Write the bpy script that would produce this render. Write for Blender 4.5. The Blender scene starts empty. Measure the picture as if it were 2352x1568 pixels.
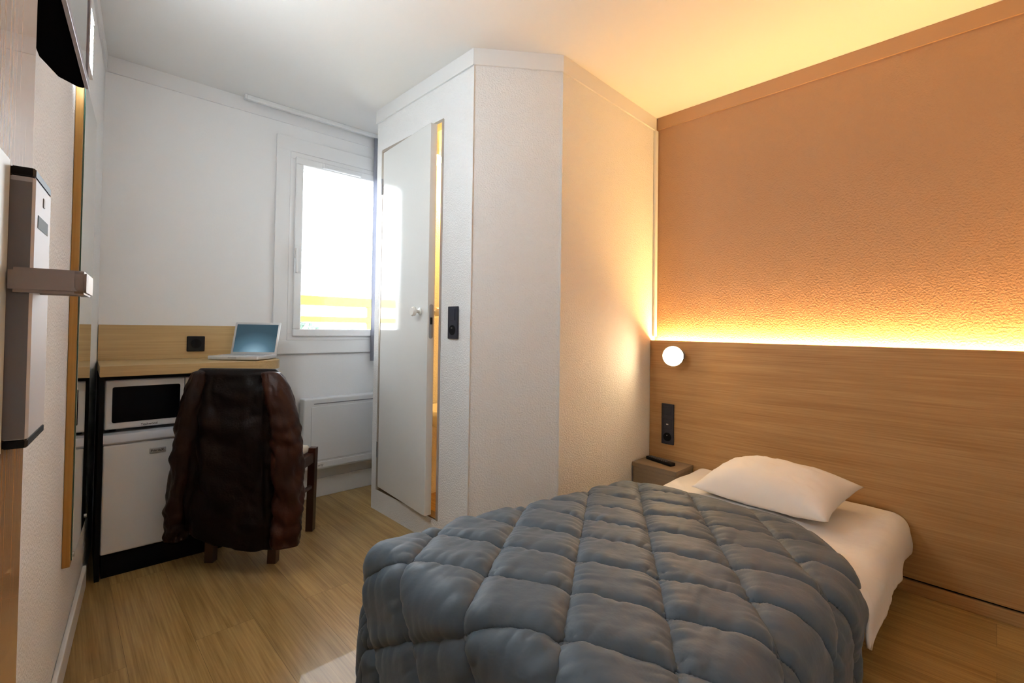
import bpy, bmesh, math, random
from mathutils import Vector, Matrix, noise
random.seed(4)
SC = bpy.context.scene
COL = SC.collection
PI = math.pi

# ------------------------------------------------------------------ camera
EYE = 1.064
cam_d = bpy.data.cameras.new('camera')
cam = bpy.data.objects.new('camera', cam_d)
COL.objects.link(cam)
SC.camera = cam
F_PX = 1077.6
cam_d.sensor_width = 36.0
cam_d.lens = F_PX / 2352 * 36.0
cam_d.shift_x = (1176 - 1170.7) / 2352
cam_d.shift_y = (735.9 - 784) / 2352
cam_d.clip_start = 0.02
pitch, roll = math.radians(1.008), math.radians(0.8)
fwd = Vector((0, math.cos(pitch), math.sin(pitch)))
up0 = Vector((0, -math.sin(pitch), math.cos(pitch)))
rt0 = Vector((1, 0, 0))
rt = rt0 * math.cos(roll) + up0 * math.sin(roll)
up = up0 * math.cos(roll) - rt0 * math.sin(roll)
M = Matrix(((rt.x, up.x, -fwd.x, 0), (rt.y, up.y, -fwd.y, 0), (rt.z, up.z, -fwd.z, EYE), (0, 0, 0, 1)))
cam.matrix_world = M

# ------------------------------------------------------------------ world, view
W = bpy.data.worlds.new('world')
SC.world = W
W.use_nodes = True
wn = W.node_tree.nodes
wn['Background'].inputs[0].default_value = (0.86, 0.94, 1.0, 1)
wn['Background'].inputs[1].default_value = 14.0
SC.view_settings.view_transform = 'Standard'
SC.view_settings.look = 'None'
SC.view_settings.gamma = 1
SC.view_settings.use_curve_mapping = False
SC.view_settings.exposure = 0.3
LED_E, LAMP_E, WALL_LAMP_E, BATH_W = 150.0, 85.0, 36.0, 24.0

# ------------------------------------------------------------------ plan (metres, z up)
class Frame:
    def __init__(s, x, y, deg):
        s.o = Vector((x, y, 0)); s.a = math.radians(deg)
        s.u = Vector((math.cos(s.a), math.sin(s.a), 0)); s.v = Vector((-s.u.y, s.u.x, 0))
    def p(s, x, y, z=0.0):
        return s.o + s.u * x + s.v * y + Vector((0, 0, z))
# local x runs along the wall, local -y points into the room
FB = Frame(-1.966, 2.241, 42.42)      # window wall
FL = Frame(-1.966, 2.241, 127.63)     # left wall, room at negative x
FD = Frame(-0.804, 2.789, -45.82)     # bathroom wall with the door
FC = Frame(-0.180, 2.147, 6.57)       # bathroom chamfer
FR = Frame(0.233, 2.194, 45.29)       # bathroom wall towards the bed
FH = Frame(0.881, 2.849, -46.30)      # headboard wall
HC = EYE + 1.3608 * 0.95              # ceiling height
D_LEN, C_LEN, R_LEN = 0.896, 0.4155, 0.921

def meet(f1, f2):
    d = f1.u.x * f2.u.y - f1.u.y * f2.u.x
    w = f2.o - f1.o
    return (w.x * f2.u.y - w.y * f2.u.x) / d
kB = meet(FB, FH)                      # back wall length up to the headboard wall line
kH = meet(FH, FB)
FF = Frame(*FL.p(-3.2, 0).xy, 42.42)   # entrance wall behind the camera
kF = meet(FF, FH)
kHF = meet(FH, FF)

# ------------------------------------------------------------------ materials
def newmat(name):
    m = bpy.data.materials.new(name); m.use_nodes = True
    nt = m.node_tree
    return m, nt, nt.nodes['Principled BSDF']
def mat(name, col, rough=0.5, metal=0.0, bump=0.0, bscale=60.0, bdist=0.004, emit=None, es=0.0, coat=0.0, spec=0.5, var=0.0, vscale=4.0):
    m, nt, b = newmat(name)
    b.inputs['Base Color'].default_value = (*col, 1)
    b.inputs['Roughness'].default_value = rough
    b.inputs['Metallic'].default_value = metal
    b.inputs['Coat Weight'].default_value = coat
    b.inputs['Specular IOR Level'].default_value = spec
    tc = nt.nodes.new('ShaderNodeTexCoord')
    if bump:
        n = nt.nodes.new('ShaderNodeTexNoise'); n.inputs['Scale'].default_value = bscale; n.inputs['Detail'].default_value = 3
        nt.links.new(tc.outputs['Object'], n.inputs['Vector'])
        bp = nt.nodes.new('ShaderNodeBump'); bp.inputs['Strength'].default_value = bump; bp.inputs['Distance'].default_value = bdist
        nt.links.new(n.outputs['Fac'], bp.inputs['Height']); nt.links.new(bp.outputs['Normal'], b.inputs['Normal'])
    if var:
        n = nt.nodes.new('ShaderNodeTexNoise'); n.inputs['Scale'].default_value = vscale; n.inputs['Detail'].default_value = 4
        nt.links.new(tc.outputs['Object'], n.inputs['Vector'])
        r = nt.nodes.new('ShaderNodeValToRGB')
        r.color_ramp.elements[0].position = 0.3; r.color_ramp.elements[1].position = 0.7
        r.color_ramp.elements[0].color = (*[c * (1 - var) for c in col], 1)
        r.color_ramp.elements[1].color = (*[min(1, c * (1 + var)) for c in col], 1)
        nt.links.new(n.outputs['Fac'], r.inputs['Fac']); nt.links.new(r.outputs['Color'], b.inputs['Base Color'])
    if emit:
        b.inputs['Emission Color'].default_value = (*emit, 1); b.inputs['Emission Strength'].default_value = es
    return m
def wood(name, light, dark, axis='x', rough=0.45, stretch=14.0, scale=3.0, rot=0.0, planks=None, coat=0.0, band=0.5):
    m, nt, b = newmat(name)
    L = nt.links
    tc = nt.nodes.new('ShaderNodeTexCoord')
    mp = nt.nodes.new('ShaderNodeMapping')
    mp.inputs['Rotation'].default_value = (0, 0, -rot)
    L.new(tc.outputs['Object'], mp.inputs['Vector'])
    mp2 = nt.nodes.new('ShaderNodeMapping')
    s = {'x': (1, stretch, stretch), 'y': (stretch, 1, stretch), 'z': (stretch, stretch, 1)}[axis]
    mp2.inputs['Scale'].default_value = s
    src = mp.outputs['Vector']
    brick = None
    if planks:
        br = nt.nodes.new('ShaderNodeTexBrick')
        br.inputs['Scale'].default_value = 1.0
        br.inputs['Brick Width'].default_value = planks[0]; br.inputs['Row Height'].default_value = planks[1]
        br.inputs['Mortar Size'].default_value = 0.0006; br.inputs['Mortar Smooth'].default_value = 0.3
        br.inputs['Color1'].default_value = (0, 0, 0, 1); br.inputs['Color2'].default_value = (1, 1, 1, 1); br.inputs['Mortar'].default_value = (0.5, 0.5, 0.5, 1)
        L.new(src, br.inputs['Vector'])
        brick = br
        sc_ = nt.nodes.new('ShaderNodeVectorMath'); sc_.operation = 'SCALE'; sc_.inputs['Scale'].default_value = 7.0
        L.new(br.outputs['Color'], sc_.inputs[0])
        ad = nt.nodes.new('ShaderNodeVectorMath'); ad.operation = 'ADD'
        L.new(src, ad.inputs[0]); L.new(sc_.outputs[0], ad.inputs[1]); src = ad.outputs[0]
    L.new(src, mp2.inputs['Vector'])
    n1 = nt.nodes.new('ShaderNodeTexNoise'); n1.inputs['Scale'].default_value = scale; n1.inputs['Detail'].default_value = 8; n1.inputs['Roughness'].default_value = 0.62; n1.inputs['Distortion'].default_value = 0.6
    L.new(mp2.outputs['Vector'], n1.inputs['Vector'])
    mp3 = nt.nodes.new('ShaderNodeMapping'); mp3.inputs['Scale'].default_value = tuple(4 * q if q > 1 else 1.0 for q in s)
    L.new(src, mp3.inputs['Vector'])
    n2 = nt.nodes.new('ShaderNodeTexNoise'); n2.inputs['Scale'].default_value = scale * 1.6; n2.inputs['Detail'].default_value = 5
    L.new(mp3.outputs['Vector'], n2.inputs['Vector'])
    mx = nt.nodes.new('ShaderNodeMix'); mx.data_type = 'FLOAT'; mx.inputs['Factor'].default_value = 1 - band
    L.new(n1.outputs['Fac'], mx.inputs['A']); L.new(n2.outputs['Fac'], mx.inputs['B'])
    r = nt.nodes.new('ShaderNodeValToRGB')
    r.color_ramp.elements[0].position = 0.34; r.color_ramp.elements[1].position = 0.66
    r.color_ramp.elements[0].color = (*dark, 1); r.color_ramp.elements[1].color = (*light, 1)
    L.new(mx.outputs['Result'], r.inputs['Fac'])
    out = r.outputs['Color']
    if brick:
        h = nt.nodes.new('ShaderNodeHueSaturation')
        mr = nt.nodes.new('ShaderNodeMapRange'); mr.inputs['To Min'].default_value = 0.88; mr.inputs['To Max'].default_value = 1.1
        L.new(brick.outputs['Color'], mr.inputs['Value']); L.new(mr.outputs[0], h.inputs['Value']); L.new(out, h.inputs['Color'])
        m2 = nt.nodes.new('ShaderNodeMix'); m2.data_type = 'RGBA'
        L.new(brick.outputs['Fac'], m2.inputs['Factor']); L.new(h.outputs['Color'], m2.inputs['A']); m2.inputs['B'].default_value = (*[c * 0.5 for c in dark], 1)
        out = m2.outputs['Result']
    L.new(out, b.inputs['Base Color'])
    b.inputs['Roughness'].default_value = rough
    b.inputs['Coat Weight'].default_value = coat
    bp = nt.nodes.new('ShaderNodeBump'); bp.inputs['Strength'].default_value = 0.12; bp.inputs['Distance'].default_value = 0.001
    L.new(mx.outputs['Result'], bp.inputs['Height']); L.new(bp.outputs['Normal'], b.inputs['Normal'])
    return m

M_wall = mat('white_stipple_wallpaper', (0.87, 0.87, 0.87), 0.75, bump=0.85, bscale=130, bdist=0.006)
M_wall_smooth = mat('white_wall_paint', (0.86, 0.86, 0.86), 0.7, bump=0.12, bscale=120, bdist=0.003)
M_ceil = mat('ceiling_paint', (0.87, 0.86, 0.84), 0.85, bump=0.1, bscale=200, bdist=0.002)
M_trim = mat('white_trim', (0.82, 0.82, 0.82), 0.4)
M_orange = mat('tan_wallpaper', (0.43, 0.255, 0.145), 0.6, bump=0.7, bscale=125, bdist=0.006)
M_orange_trim = mat('tan_trim', (0.45, 0.265, 0.145), 0.5)
M_floor = wood('oak_vinyl_floor', (0.54, 0.36, 0.14), (0.27, 0.155, 0.04), 'x', rough=0.38, stretch=13, scale=2.2, rot=math.radians(-46), planks=(1.25, 0.18), coat=0.12)
M_desk = wood('oak_laminate', (0.60, 0.42, 0.20), (0.44, 0.29, 0.12), 'x', rough=0.4, stretch=26, scale=2.0)
M_head = wood('headboard_oak', (0.56, 0.34, 0.145), (0.37, 0.19, 0.065), 'x', rough=0.42, stretch=16, scale=1.7)
M_doorwood = wood('door_oak_veneer', (0.58, 0.36, 0.18), (0.44, 0.25, 0.11), 'z', rough=0.22, stretch=24, scale=1.6, coat=0.5)
M_taupe = wood('taupe_laminate', (0.27, 0.20, 0.13), (0.20, 0.145, 0.09), 'x', rough=0.5, stretch=20, scale=2)
M_mframe = wood('mirror_frame_oak', (0.52, 0.29, 0.07), (0.40, 0.20, 0.04), 'z', rough=0.4, stretch=20, scale=2)
M_doorwhite = mat('white_gloss_door', (0.78, 0.78, 0.76), 0.06, coat=0.5, spec=0.6)
M_white_pl = mat('white_plastic', (0.82, 0.82, 0.82), 0.3)
M_enamel = mat('white_enamel', (0.78, 0.79, 0.80), 0.28, coat=0.2)
M_enamel_grey = mat('pale_grey_plastic', (0.62, 0.63, 0.68), 0.3)
M_black = mat('black_plastic', (0.006, 0.006, 0.008), 0.4, spec=0.2)
M_tvback = mat('matt_black_shell', (0.004, 0.004, 0.005), 0.6, spec=0.0)
M_blackmat = mat('black_laminate_and_shade', (0.006, 0.006, 0.007), 0.8, spec=0.1)  # also paints the deep shade of the bay under the desk
M_blackglass = mat('black_glass', (0.002, 0.002, 0.003), 0.25, spec=0.08)
M_navy = mat('anthracite_plastic', (0.018, 0.020, 0.035), 0.4)
M_steel = mat('brushed_steel', (0.42, 0.42, 0.43), 0.32, metal=0.9)
M_lockface = mat('satin_lock_face', (0.50, 0.50, 0.53), 0.55, metal=0.35)
M_steel_dark = mat('grey_lock_casing', (0.20, 0.19, 0.20), 0.5, metal=0.5)
M_lever = mat('satin_lever_metal', (0.30, 0.25, 0.235), 0.34, metal=0.85)
M_silver = mat('silver_aluminium', (0.66, 0.67, 0.68), 0.35, metal=0.4)
M_key = mat('grey_keys', (0.45, 0.46, 0.47), 0.5)
M_leather = mat('leather_body_shaded', (0.0042, 0.0016, 0.0011), 0.46, bump=0.35, bscale=130, bdist=0.003, var=0.35, vscale=9, spec=0.14)  # jacket body: the one leather, shade painted in as near-black
M_leather_lit = mat('leather_window_lit', (0.026, 0.0060, 0.0022), 0.42, bump=0.35, bscale=130, bdist=0.003, var=0.45, vscale=7, spec=0.25)  # same leather where the window lights it, daylight put into the colour
M_leather_shade = mat('leather_sleeve_shaded', (0.011, 0.0036, 0.002), 0.42, bump=0.35, bscale=130, bdist=0.003, var=0.45, vscale=7, spec=0.2)  # same leather on the sleeve away from the window, shade put into the colour
M_leather_in = mat('black_lining', (0.01, 0.008, 0.008), 0.8)
M_chair = mat('dark_stained_wood', (0.045, 0.013, 0.006), 0.28, coat=0.3)
M_cushion = mat('cream_cushion', (0.75, 0.68, 0.55), 0.8, bump=0.3, bscale=300, bdist=0.001)
M_duvet = mat('slate_quilt_fabric', (0.066, 0.096, 0.130), 0.58, bump=0.3, bscale=26, bdist=0.010, var=0.05, vscale=6, spec=0.35)
M_duvet.node_tree.nodes['Principled BSDF'].inputs['Sheen Weight'].default_value = 0.12
M_seam = mat('grey_quilt_piping', (0.10, 0.115, 0.12), 0.7)
M_linen = mat('white_linen', (0.84, 0.82, 0.80), 0.8, bump=0.3, bscale=14, bdist=0.012)
M_pillow = mat('white_pillowcase', (0.86, 0.83, 0.81), 0.75, bump=0.25, bscale=11, bdist=0.014)
M_mattress = mat('mattress_cover', (0.35, 0.36, 0.38), 0.85)
M_badge = mat('silver_badge', (0.40, 0.41, 0.43), 0.35, metal=0.6)
M_ink = mat('dark_lettering', (0.02, 0.02, 0.022), 0.5)
M_ink_grey = mat('grey_lettering', (0.20, 0.20, 0.22), 0.5)
M_curtain = mat('lavender_grey_curtain', (0.42, 0.43, 0.50), 0.9, bump=0.2, bscale=200, bdist=0.001)
M_rail_y = mat('yellow_paint', (0.85, 0.50, 0.02), 0.5)
M_leaf = mat('green_foliage', (0.035, 0.065, 0.04), 0.8, var=0.4, vscale=6)
M_concrete = mat('pale_terrace', (0.55, 0.55, 0.53), 0.8)
M_tile = mat('bathroom_panel', (0.80, 0.76, 0.68), 0.35)
M_porcelain = mat('porcelain', (0.85, 0.84, 0.80), 0.12, coat=0.5)
M_led = mat('led_diffuser', (1, 0.8, 0.5), 0.5, emit=(1.0, 0.58, 0.20), es=LED_E)
M_readlight = mat('lit_lamp_lens', (1, 0.95, 0.85), 0.4, emit=(1.0, 0.74, 0.42), es=LAMP_E)
M_tube = mat('lit_tube_diffuser', (1, 1, 1), 0.5, emit=(0.86, 0.95, 1.0), es=WALL_LAMP_E)
M_bulb = mat('lit_bulb_glass', (1, 0.9, 0.7), 0.4, emit=(1.0, 0.62, 0.22), es=60)
M_ledgreen = mat('indicator_lens', (0.3, 0.3, 0.33), 0.3)
# mirror
M_mirror, nt, b = newmat('mirror_glass'); b.inputs['Metallic'].default_value = 1; b.inputs['Roughness'].default_value = 0.005; b.inputs['Base Color'].default_value = (0.88, 0.92, 0.89, 1)
M_glassedge = mat('green_glass_edge', (0.05, 0.12, 0.09), 0.1)
# window glass: thin pane
M_glass, nt, b = newmat('window_glass')
nt.nodes.remove(b)
gt = nt.nodes.new('ShaderNodeBsdfTransparent'); gg = nt.nodes.new('ShaderNodeBsdfGlossy'); gg.inputs['Roughness'].default_value = 0.02
fr = nt.nodes.new('ShaderNodeFresnel'); fr.inputs['IOR'].default_value = 1.45
mxs = nt.nodes.new('ShaderNodeMixShader')
nt.links.new(fr.outputs[0], mxs.inputs[0]); nt.links.new(gt.outputs[0], mxs.inputs[1]); nt.links.new(gg.outputs[0], mxs.inputs[2])
nt.links.new(mxs.outputs[0], nt.nodes['Material Output'].inputs['Surface'])
# laptop screen: radial glow of a lit wallpaper
M_screen, nt, b = newmat('laptop_screen')
b.inputs['Base Color'].default_value = (0.02, 0.04, 0.05, 1); b.inputs['Roughness'].default_value = 0.3
tc = nt.nodes.new('ShaderNodeTexCoord'); mp = nt.nodes.new('ShaderNodeMapping')
mp.inputs['Location'].default_value = (-0.02, 0, -0.035); mp.inputs['Scale'].default_value = (6.2, 0.0, 8.0)
gr = nt.nodes.new('ShaderNodeTexGradient'); gr.gradient_type = 'SPHERICAL'
rr = nt.nodes.new('ShaderNodeValToRGB')
rr.color_ramp.elements[0].color = (0.018, 0.045, 0.065, 1); rr.color_ramp.elements[1].color = (0.30, 0.48, 0.60, 1)
e = rr.color_ramp.elements.new(0.45); e.color = (0.06, 0.13, 0.18, 1)
nt.links.new(tc.outputs['Object'], mp.inputs[0]); nt.links.new(mp.outputs[0], gr.inputs[0]); nt.links.new(gr.outputs['Fac'], rr.inputs[0])
nt.links.new(rr.outputs[0], b.inputs['Emission Color']); b.inputs['Emission Strength'].default_value = 0.8

# ------------------------------------------------------------------ mesh helpers
class MB:
    def __init__(s): s.bm = bmesh.new()
    def box(s, x0, x1, y0, y1, z0, z1, bev=0.0, seg=2):
        r = bmesh.ops.create_cube(s.bm, size=1.0)
        vs = r['verts']
        for v in vs:
            v.co = Vector(((x0 + x1) / 2 + v.co.x * (x1 - x0), (y0 + y1) / 2 + v.co.y * (y1 - y0), (z0 + z1) / 2 + v.co.z * (z1 - z0)))
        if bev:
            es = list({e for v in vs for e in v.link_edges})
            bmesh.ops.bevel(s.bm, geom=es, offset=bev, segments=seg, affect='EDGES', profile=0.5)
        return s
    def prism(s, pts, lo, hi, axis='z', bev=0.0):
        def mk(p, h):
            return {'z': (p[0], p[1], h), 'y': (p[0], h, p[1]), 'x': (h, p[0], p[1])}[axis]
        a = [s.bm.verts.new(mk(p, lo)) for p in pts]; b_ = [s.bm.verts.new(mk(p, hi)) for p in pts]
        n = len(pts); fs = [s.bm.faces.new(a), s.bm.faces.new(b_[::-1])]
        for i in range(n): fs.append(s.bm.faces.new((a[i], b_[i], b_[(i + 1) % n], a[(i + 1) % n])))
        bmesh.ops.recalc_face_normals(s.bm, faces=fs)
        if bev:
            es = [e for f in fs[:2] for e in f.edges]
            bmesh.ops.bevel(s.bm, geom=list(set(es)), offset=bev, segments=2, affect='EDGES')
        return s
    def cyl(s, p0, p1, r0, r1=None, n=24, caps=True):
        p0, p1 = Vector(p0), Vector(p1); r1 = r0 if r1 is None else r1
        d = (p1 - p0).normalized()
        t = Vector((0, 0, 1)) if abs(d.z) < 0.9 else Vector((1, 0, 0))
        a = d.cross(t).normalized(); b_ = d.cross(a)
        A = []; B = []
        for i in range(n):
            c, q = math.cos(2 * PI * i / n), math.sin(2 * PI * i / n)
            A.append(s.bm.verts.new(p0 + (a * c + b_ * q) * r0)); B.append(s.bm.verts.new(p1 + (a * c + b_ * q) * r1))
        fs = [s.bm.faces.new((A[i], A[(i + 1) % n], B[(i + 1) % n], B[i])) for i in range(n)]
        if caps: fs += [s.bm.faces.new(A), s.bm.faces.new(B[::-1])]
        bmesh.ops.recalc_face_normals(s.bm, faces=fs)
        return s
    def tube(s, pts, rad, n=14):
        pts = [Vector(p) for p in pts]; rad = rad if isinstance(rad, list) else [rad] * len(pts)
        rings = []
        prev = None
        for i, p in enumerate(pts):
            d = ((pts[min(i + 1, len(pts) - 1)] - pts[max(i - 1, 0)])).normalized()
            if prev is None:
                t = Vector((0, 0, 1)) if abs(d.z) < 0.9 else Vector((1, 0, 0)); a = d.cross(t).normalized()
            else:
                a = (prev - d * prev.dot(d)).normalized()
            prev = a; b_ = d.cross(a)
            rings.append([s.bm.verts.new(p + (a * math.cos(2 * PI * k / n) + b_ * math.sin(2 * PI * k / n)) * rad[i]) for k in range(n)])
        fs = []
        for A, B in zip(rings, rings[1:]):
            fs += [s.bm.faces.new((A[k], A[(k + 1) % n], B[(k + 1) % n], B[k])) for k in range(n)]
        fs += [s.bm.faces.new(rings[0]), s.bm.faces.new(rings[-1][::-1])]
        bmesh.ops.recalc_face_normals(s.bm, faces=fs)
        return s
    def sphere(s, c, r, sx=1, sy=1, sz=1, seg=24):
        q = bmesh.ops.create_uvsphere(s.bm, u_segments=seg, v_segments=seg // 2, radius=r)
        for v in q['verts']: v.co = Vector((v.co.x * sx, v.co.y * sy, v.co.z * sz)) + Vector(c)
        return s
    def lathe(s, prof, c=(0, 0, 0), axis='z', n=32):
        rings = []
        for r, h in prof:
            ring = []
            for k in range(n):
                a = 2 * PI * k / n; x, y = r * math.cos(a), r * math.sin(a)
                co = {'z': (x, y, h), 'y': (x, h, y), 'x': (h, x, y)}[axis]
                ring.append(s.bm.verts.new(Vector(co) + Vector(c)))
            rings.append(ring)
        fs = []
        for A, B in zip(rings, rings[1:]):
            fs += [s.bm.faces.new((A[k], A[(k + 1) % n], B[(k + 1) % n], B[k])) for k in range(n)]
        fs += [s.bm.faces.new(rings[0]), s.bm.faces.new(rings[-1][::-1])]
        bmesh.ops.recalc_face_normals(s.bm, faces=fs)
        return s
    def grid(s, fn, nu, nv, u0=0., u1=1., v0=0., v1=1.):
        vs = [[s.bm.verts.new(fn(u0 + (u1 - u0) * i / nu, v0 + (v1 - v0) * j / nv)) for j in range(nv + 1)] for i in range(nu + 1)]
        for i in range(nu):
            for j in range(nv):
                s.bm.faces.new((vs[i][j], vs[i + 1][j], vs[i + 1][j + 1], vs[i][j + 1]))
        return vs
    def build(s, name, m, parent=None, smooth=False, angle=None):
        me = bpy.data.meshes.new(name)
        s.bm.to_mesh(me); s.bm.free()
        me.materials.append(m)
        if smooth or angle:
            for p in me.polygons: p.use_smooth = True
            if angle:
                me.set_sharp_from_angle(angle=math.radians(angle))
        o = bpy.data.objects.new(name, me); COL.objects.link(o)
        if parent is not None: o.parent = parent
        return o

def place(o, f, x, y, z=0.0, rz=0.0):
    o.location = f.p(x, y, z); o.rotation_euler = (0, 0, f.a + rz)
    return o
def tag(o, label, cat, group=None, kind=None):
    o['label'] = label; o['category'] = cat
    if group: o['group'] = group
    if kind: o['kind'] = kind
    return o
def thing(name, label, cat, f, x, y, z=0.0, rz=0.0, group=None):
    o = bpy.data.objects.new(name, None); COL.objects.link(o); o.empty_display_size = 0.05
    place(o, f, x, y, z, rz); tag(o, label, cat, group)
    return o
def struct(mb, name, m, f=None, label=None, cat=None):
    o = mb.build(name, m)
    if f: place(o, f, 0, 0)
    o['kind'] = 'structure'
    if label: o['label'] = label
    if cat: o['category'] = cat
    return o
def text_mesh(name, body, size, m, parent, loc, rot=(PI / 2, 0, 0), extrude=0.0004, bold=0.0):
    c = bpy.data.curves.new(name, 'FONT'); c.body = body; c.size = size; c.extrude = extrude; c.align_x = 'CENTER'; c.align_y = 'CENTER'; c.offset = bold
    t = bpy.data.objects.new(name, c); COL.objects.link(t)
    bpy.context.view_layer.update()
    dg = bpy.context.evaluated_depsgraph_get()
    me = bpy.data.meshes.new_from_object(t.evaluated_get(dg))
    bpy.data.objects.remove(t)
    me.materials.clear(); me.materials.append(m)
    o = bpy.data.objects.new(name, me); COL.objects.link(o); o.parent = parent; o.location = loc; o.rotation_euler = rot
    return o
def nz(x, y=0, z=0): return noise.noise(Vector((x, y, z)))
def sm(a, b_, x):
    t = max(0, min(1, (x - a) / (b_ - a))); return t * t * (3 - 2 * t)

# ------------------------------------------------------------------ setting: shell
p00, p01, p10, p11 = FB.p(0, 0), FB.p(kB, 0), FF.p(0, 0), FF.p(kF, 0)
def polyslab(pts, z0, z1):
    return MB().prism([(p.x, p.y) for p in pts], z0, z1)
T = 0.12
def outer(ps, d):
    c = sum(ps, Vector()) / len(ps)
    return [p + (p - c).normalized() * d for p in ps]
room = outer([p00, p01, p11, p10], 0.2)
struct(polyslab(room, -0.1, 0.0), 'floor', M_floor, label='oak look vinyl plank floor', cat='floor')
struct(polyslab(room, HC, HC + 0.12), 'ceiling', M_ceil, label='plain off-white ceiling', cat='ceiling')
# left wall (room at negative local x; local -y is the room)
struct(MB().box(-3.35, 0.0, 0.0, T, 0, HC), 'wall_left', M_wall, FL, 'white textured wall holding the mirror', 'wall')
# back wall with the window hole
WX0, WX1, WZ0, WZ1 = 0.845, 1.72, 0.975, 2.115
mb = MB()
mb.box(-T, WX0, 0, T, 0, HC); mb.box(WX1, kB + 0.15, 0, T, 0, HC); mb.box(WX0, WX1, 0, T, 0, WZ0); mb.box(WX0, WX1, 0, T, WZ1, HC)
struct(mb, 'wall_back', M_wall_smooth, FB, 'white wall with the window', 'wall')
struct(MB().box(kH - 0.1, kHF + 0.1, 0, T, 0, HC), 'wall_right', M_orange, FH, 'tan papered wall above the headboard', 'wall')
struct(MB().box(-0.2, kF + 0.2, -T, 0, 0, HC), 'wall_front', M_wall, FF, 'white entrance wall', 'wall')

# bathroom cubicle walls
BT = 0.05
OX0, OX1, OZ0, OZ1 = 0.06, 0.665, 0.12, 2.10        # door opening
mb = MB()
mb.box(0, OX0, 0, BT, 0, HC); mb.box(OX1, D_LEN, 0, BT, 0, HC); mb.box(OX0, OX1, 0, BT, OZ1, HC); mb.box(OX0, OX1, 0, BT, 0, OZ0)
struct(mb, 'wall_bathroom_left', M_wall, FD, 'white bathroom cubicle wall around the door', 'wall')
struct(MB().box(0, C_LEN, 0, BT, 0, HC), 'wall_bathroom_front', M_wall, FC, 'narrow white chamfered cubicle wall', 'wall')
struct(MB().box(0, R_LEN, 0, BT, 0, HC), 'wall_bathroom_right', M_wall, FR, 'white cubicle wall beside the bed', 'wall')
FK = Frame(FD.o.x, FD.o.y, 45.29)
kK = meet(FK, FH)
struct(MB().box(0, kK, -BT, 0, 0, HC), 'wall_bathroom_back', M_wall, FK, 'white cubicle wall facing the window', 'wall')

# cornices
ch = 0.075
def cornice(f, x0, x1, name, m=M_trim, h=ch, t=0.008):
    mb = MB(); mb.box(x0, x1, -t, -0.0005, HC - h, HC - 0.0005); mb.box(x0, x1, -t - 0.002, -0.0005, HC - h - 0.004, HC - h, 0)
    return struct(mb, name, m, f)
cornice(FL, -3.2, -0.01, 'trim_1'); cornice(FB, 0.0, kB - .01, 'trim_2')
cornice(FD, -0.008, D_LEN + .003, 'trim_3'); cornice(FC, -.003, C_LEN + .003, 'trim_4'); cornice(FR, -.003, R_LEN - .012, 'trim_5')
cornice(FH, 0.012, kHF - .01, 'trim_6', M_orange_trim, 0.07)
# corner post between the cubicle and the headboard wall
struct(MB().box(R_LEN - 0.035, R_LEN - 0.004, -0.018, -0.0005, 1.03, HC - 0.08, 0.004), 'trim_7', M_trim, FR)
# corner beads of the cubicle
mb = MB(); mb.box(D_LEN - 0.003, D_LEN + 0.0035, -0.0035, 0.003, 0, HC - ch - .004); struct(mb, 'trim_8', M_trim, FD)
mb = MB(); mb.box(C_LEN - 0.003, C_LEN + 0.0035, -0.0035, 0.003, 0, HC - ch - .004); struct(mb, 'trim_9', M_trim, FC)
# baseboards
struct(MB().box(-3.2, -0.42, -0.014, -0.0005, 0.0, 0.085, 0.004), 'baseboard_left', M_trim, FL)
struct(MB().box(0.76, kB - .02, -0.014, -0.0005, 0.0, 0.115, 0.003), 'baseboard_back', M_trim, FB)
# door surround edge of the opening
mb = MB()
mb.box(OX0 - 0.004, OX0 + 0.012, -0.002, BT, OZ0, OZ1 - .001); mb.box(OX1 - 0.012, OX1 + 0.004, -0.003, BT, OZ0, OZ1 - .001); mb.box(OX0, OX1, -0.002, BT, OZ1 - 0.012, OZ1 + .004)
struct(mb, 'trim_10', mat('steel_door_frame', (0.45, 0.40, 0.34), 0.4, metal=0.3), FD)
struct(MB().box(OX0, OX1, 0.0, BT, OZ0, OZ0 + 0.006), 'trim_11', mat('dark_threshold', (0.08, 0.05, 0.03), 0.5), FD)

# ------------------------------------------------------------------ window
win = bpy.data.objects.new('window_1', None); COL.objects.link(win); place(win, FB, 0, 0); win['kind'] = 'structure'
win['label'] = 'white framed window with a single pane'; win['category'] = 'window'
def ring(mb, x0, x1, z0, z1, w, y0, y1, bev=0.003):
    mb.box(x0, x1, y0, y1, z1 - w, z1, bev); mb.box(x0, x1, y0, y1, z0, z0 + w, bev)
    mb.box(x0, x0 + w, y0, y1, z0 + w * .98, z1 - w * .98, bev); mb.box(x1 - w, x1, y0, y1, z0 + w * .98, z1 - w * .98, bev)
    return mb
ring(MB(), 0.77, 1.795, 0.895, 2.20, 0.085, -0.018, -0.0005).build('window_casing', M_trim, win)
ring(MB(), WX0 + .002, WX1 - .002, WZ0 + .002, WZ1 - .002, 0.04, -0.022, 0.07).build('window_frame', M_white_pl, win)
sash = ring(MB(), WX0 + 0.03, WX1 - 0.03, WZ0 + 0.025, WZ1 - 0.03, 0.045, -0.036, 0.05, 0.006).build('window_sash', M_white_pl, win)
MB().box(WX0 + 0.06, WX1 - 0.06, 0.012, 0.018, WZ0 + 0.06, WZ1 - 0.06).build('window_glass', M_glass, sash)
mb = MB(); mb.box(0.872, 0.892, -0.046, -0.034, 1.47, 1.55, 0.004); mb.box(0.876, 0.889, -0.066, -0.050, 1.38, 1.53, 0.005); mb.cyl((0.8825, -0.034, 1.515), (0.8825, -0.056, 1.515), 0.009)
mb.build('window_handle', M_white_pl, sash, angle=30)
mb = MB(); mb.box(1.03, 1.28, -0.052, -0.034, 2.045, 2.078, 0.005)
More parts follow.
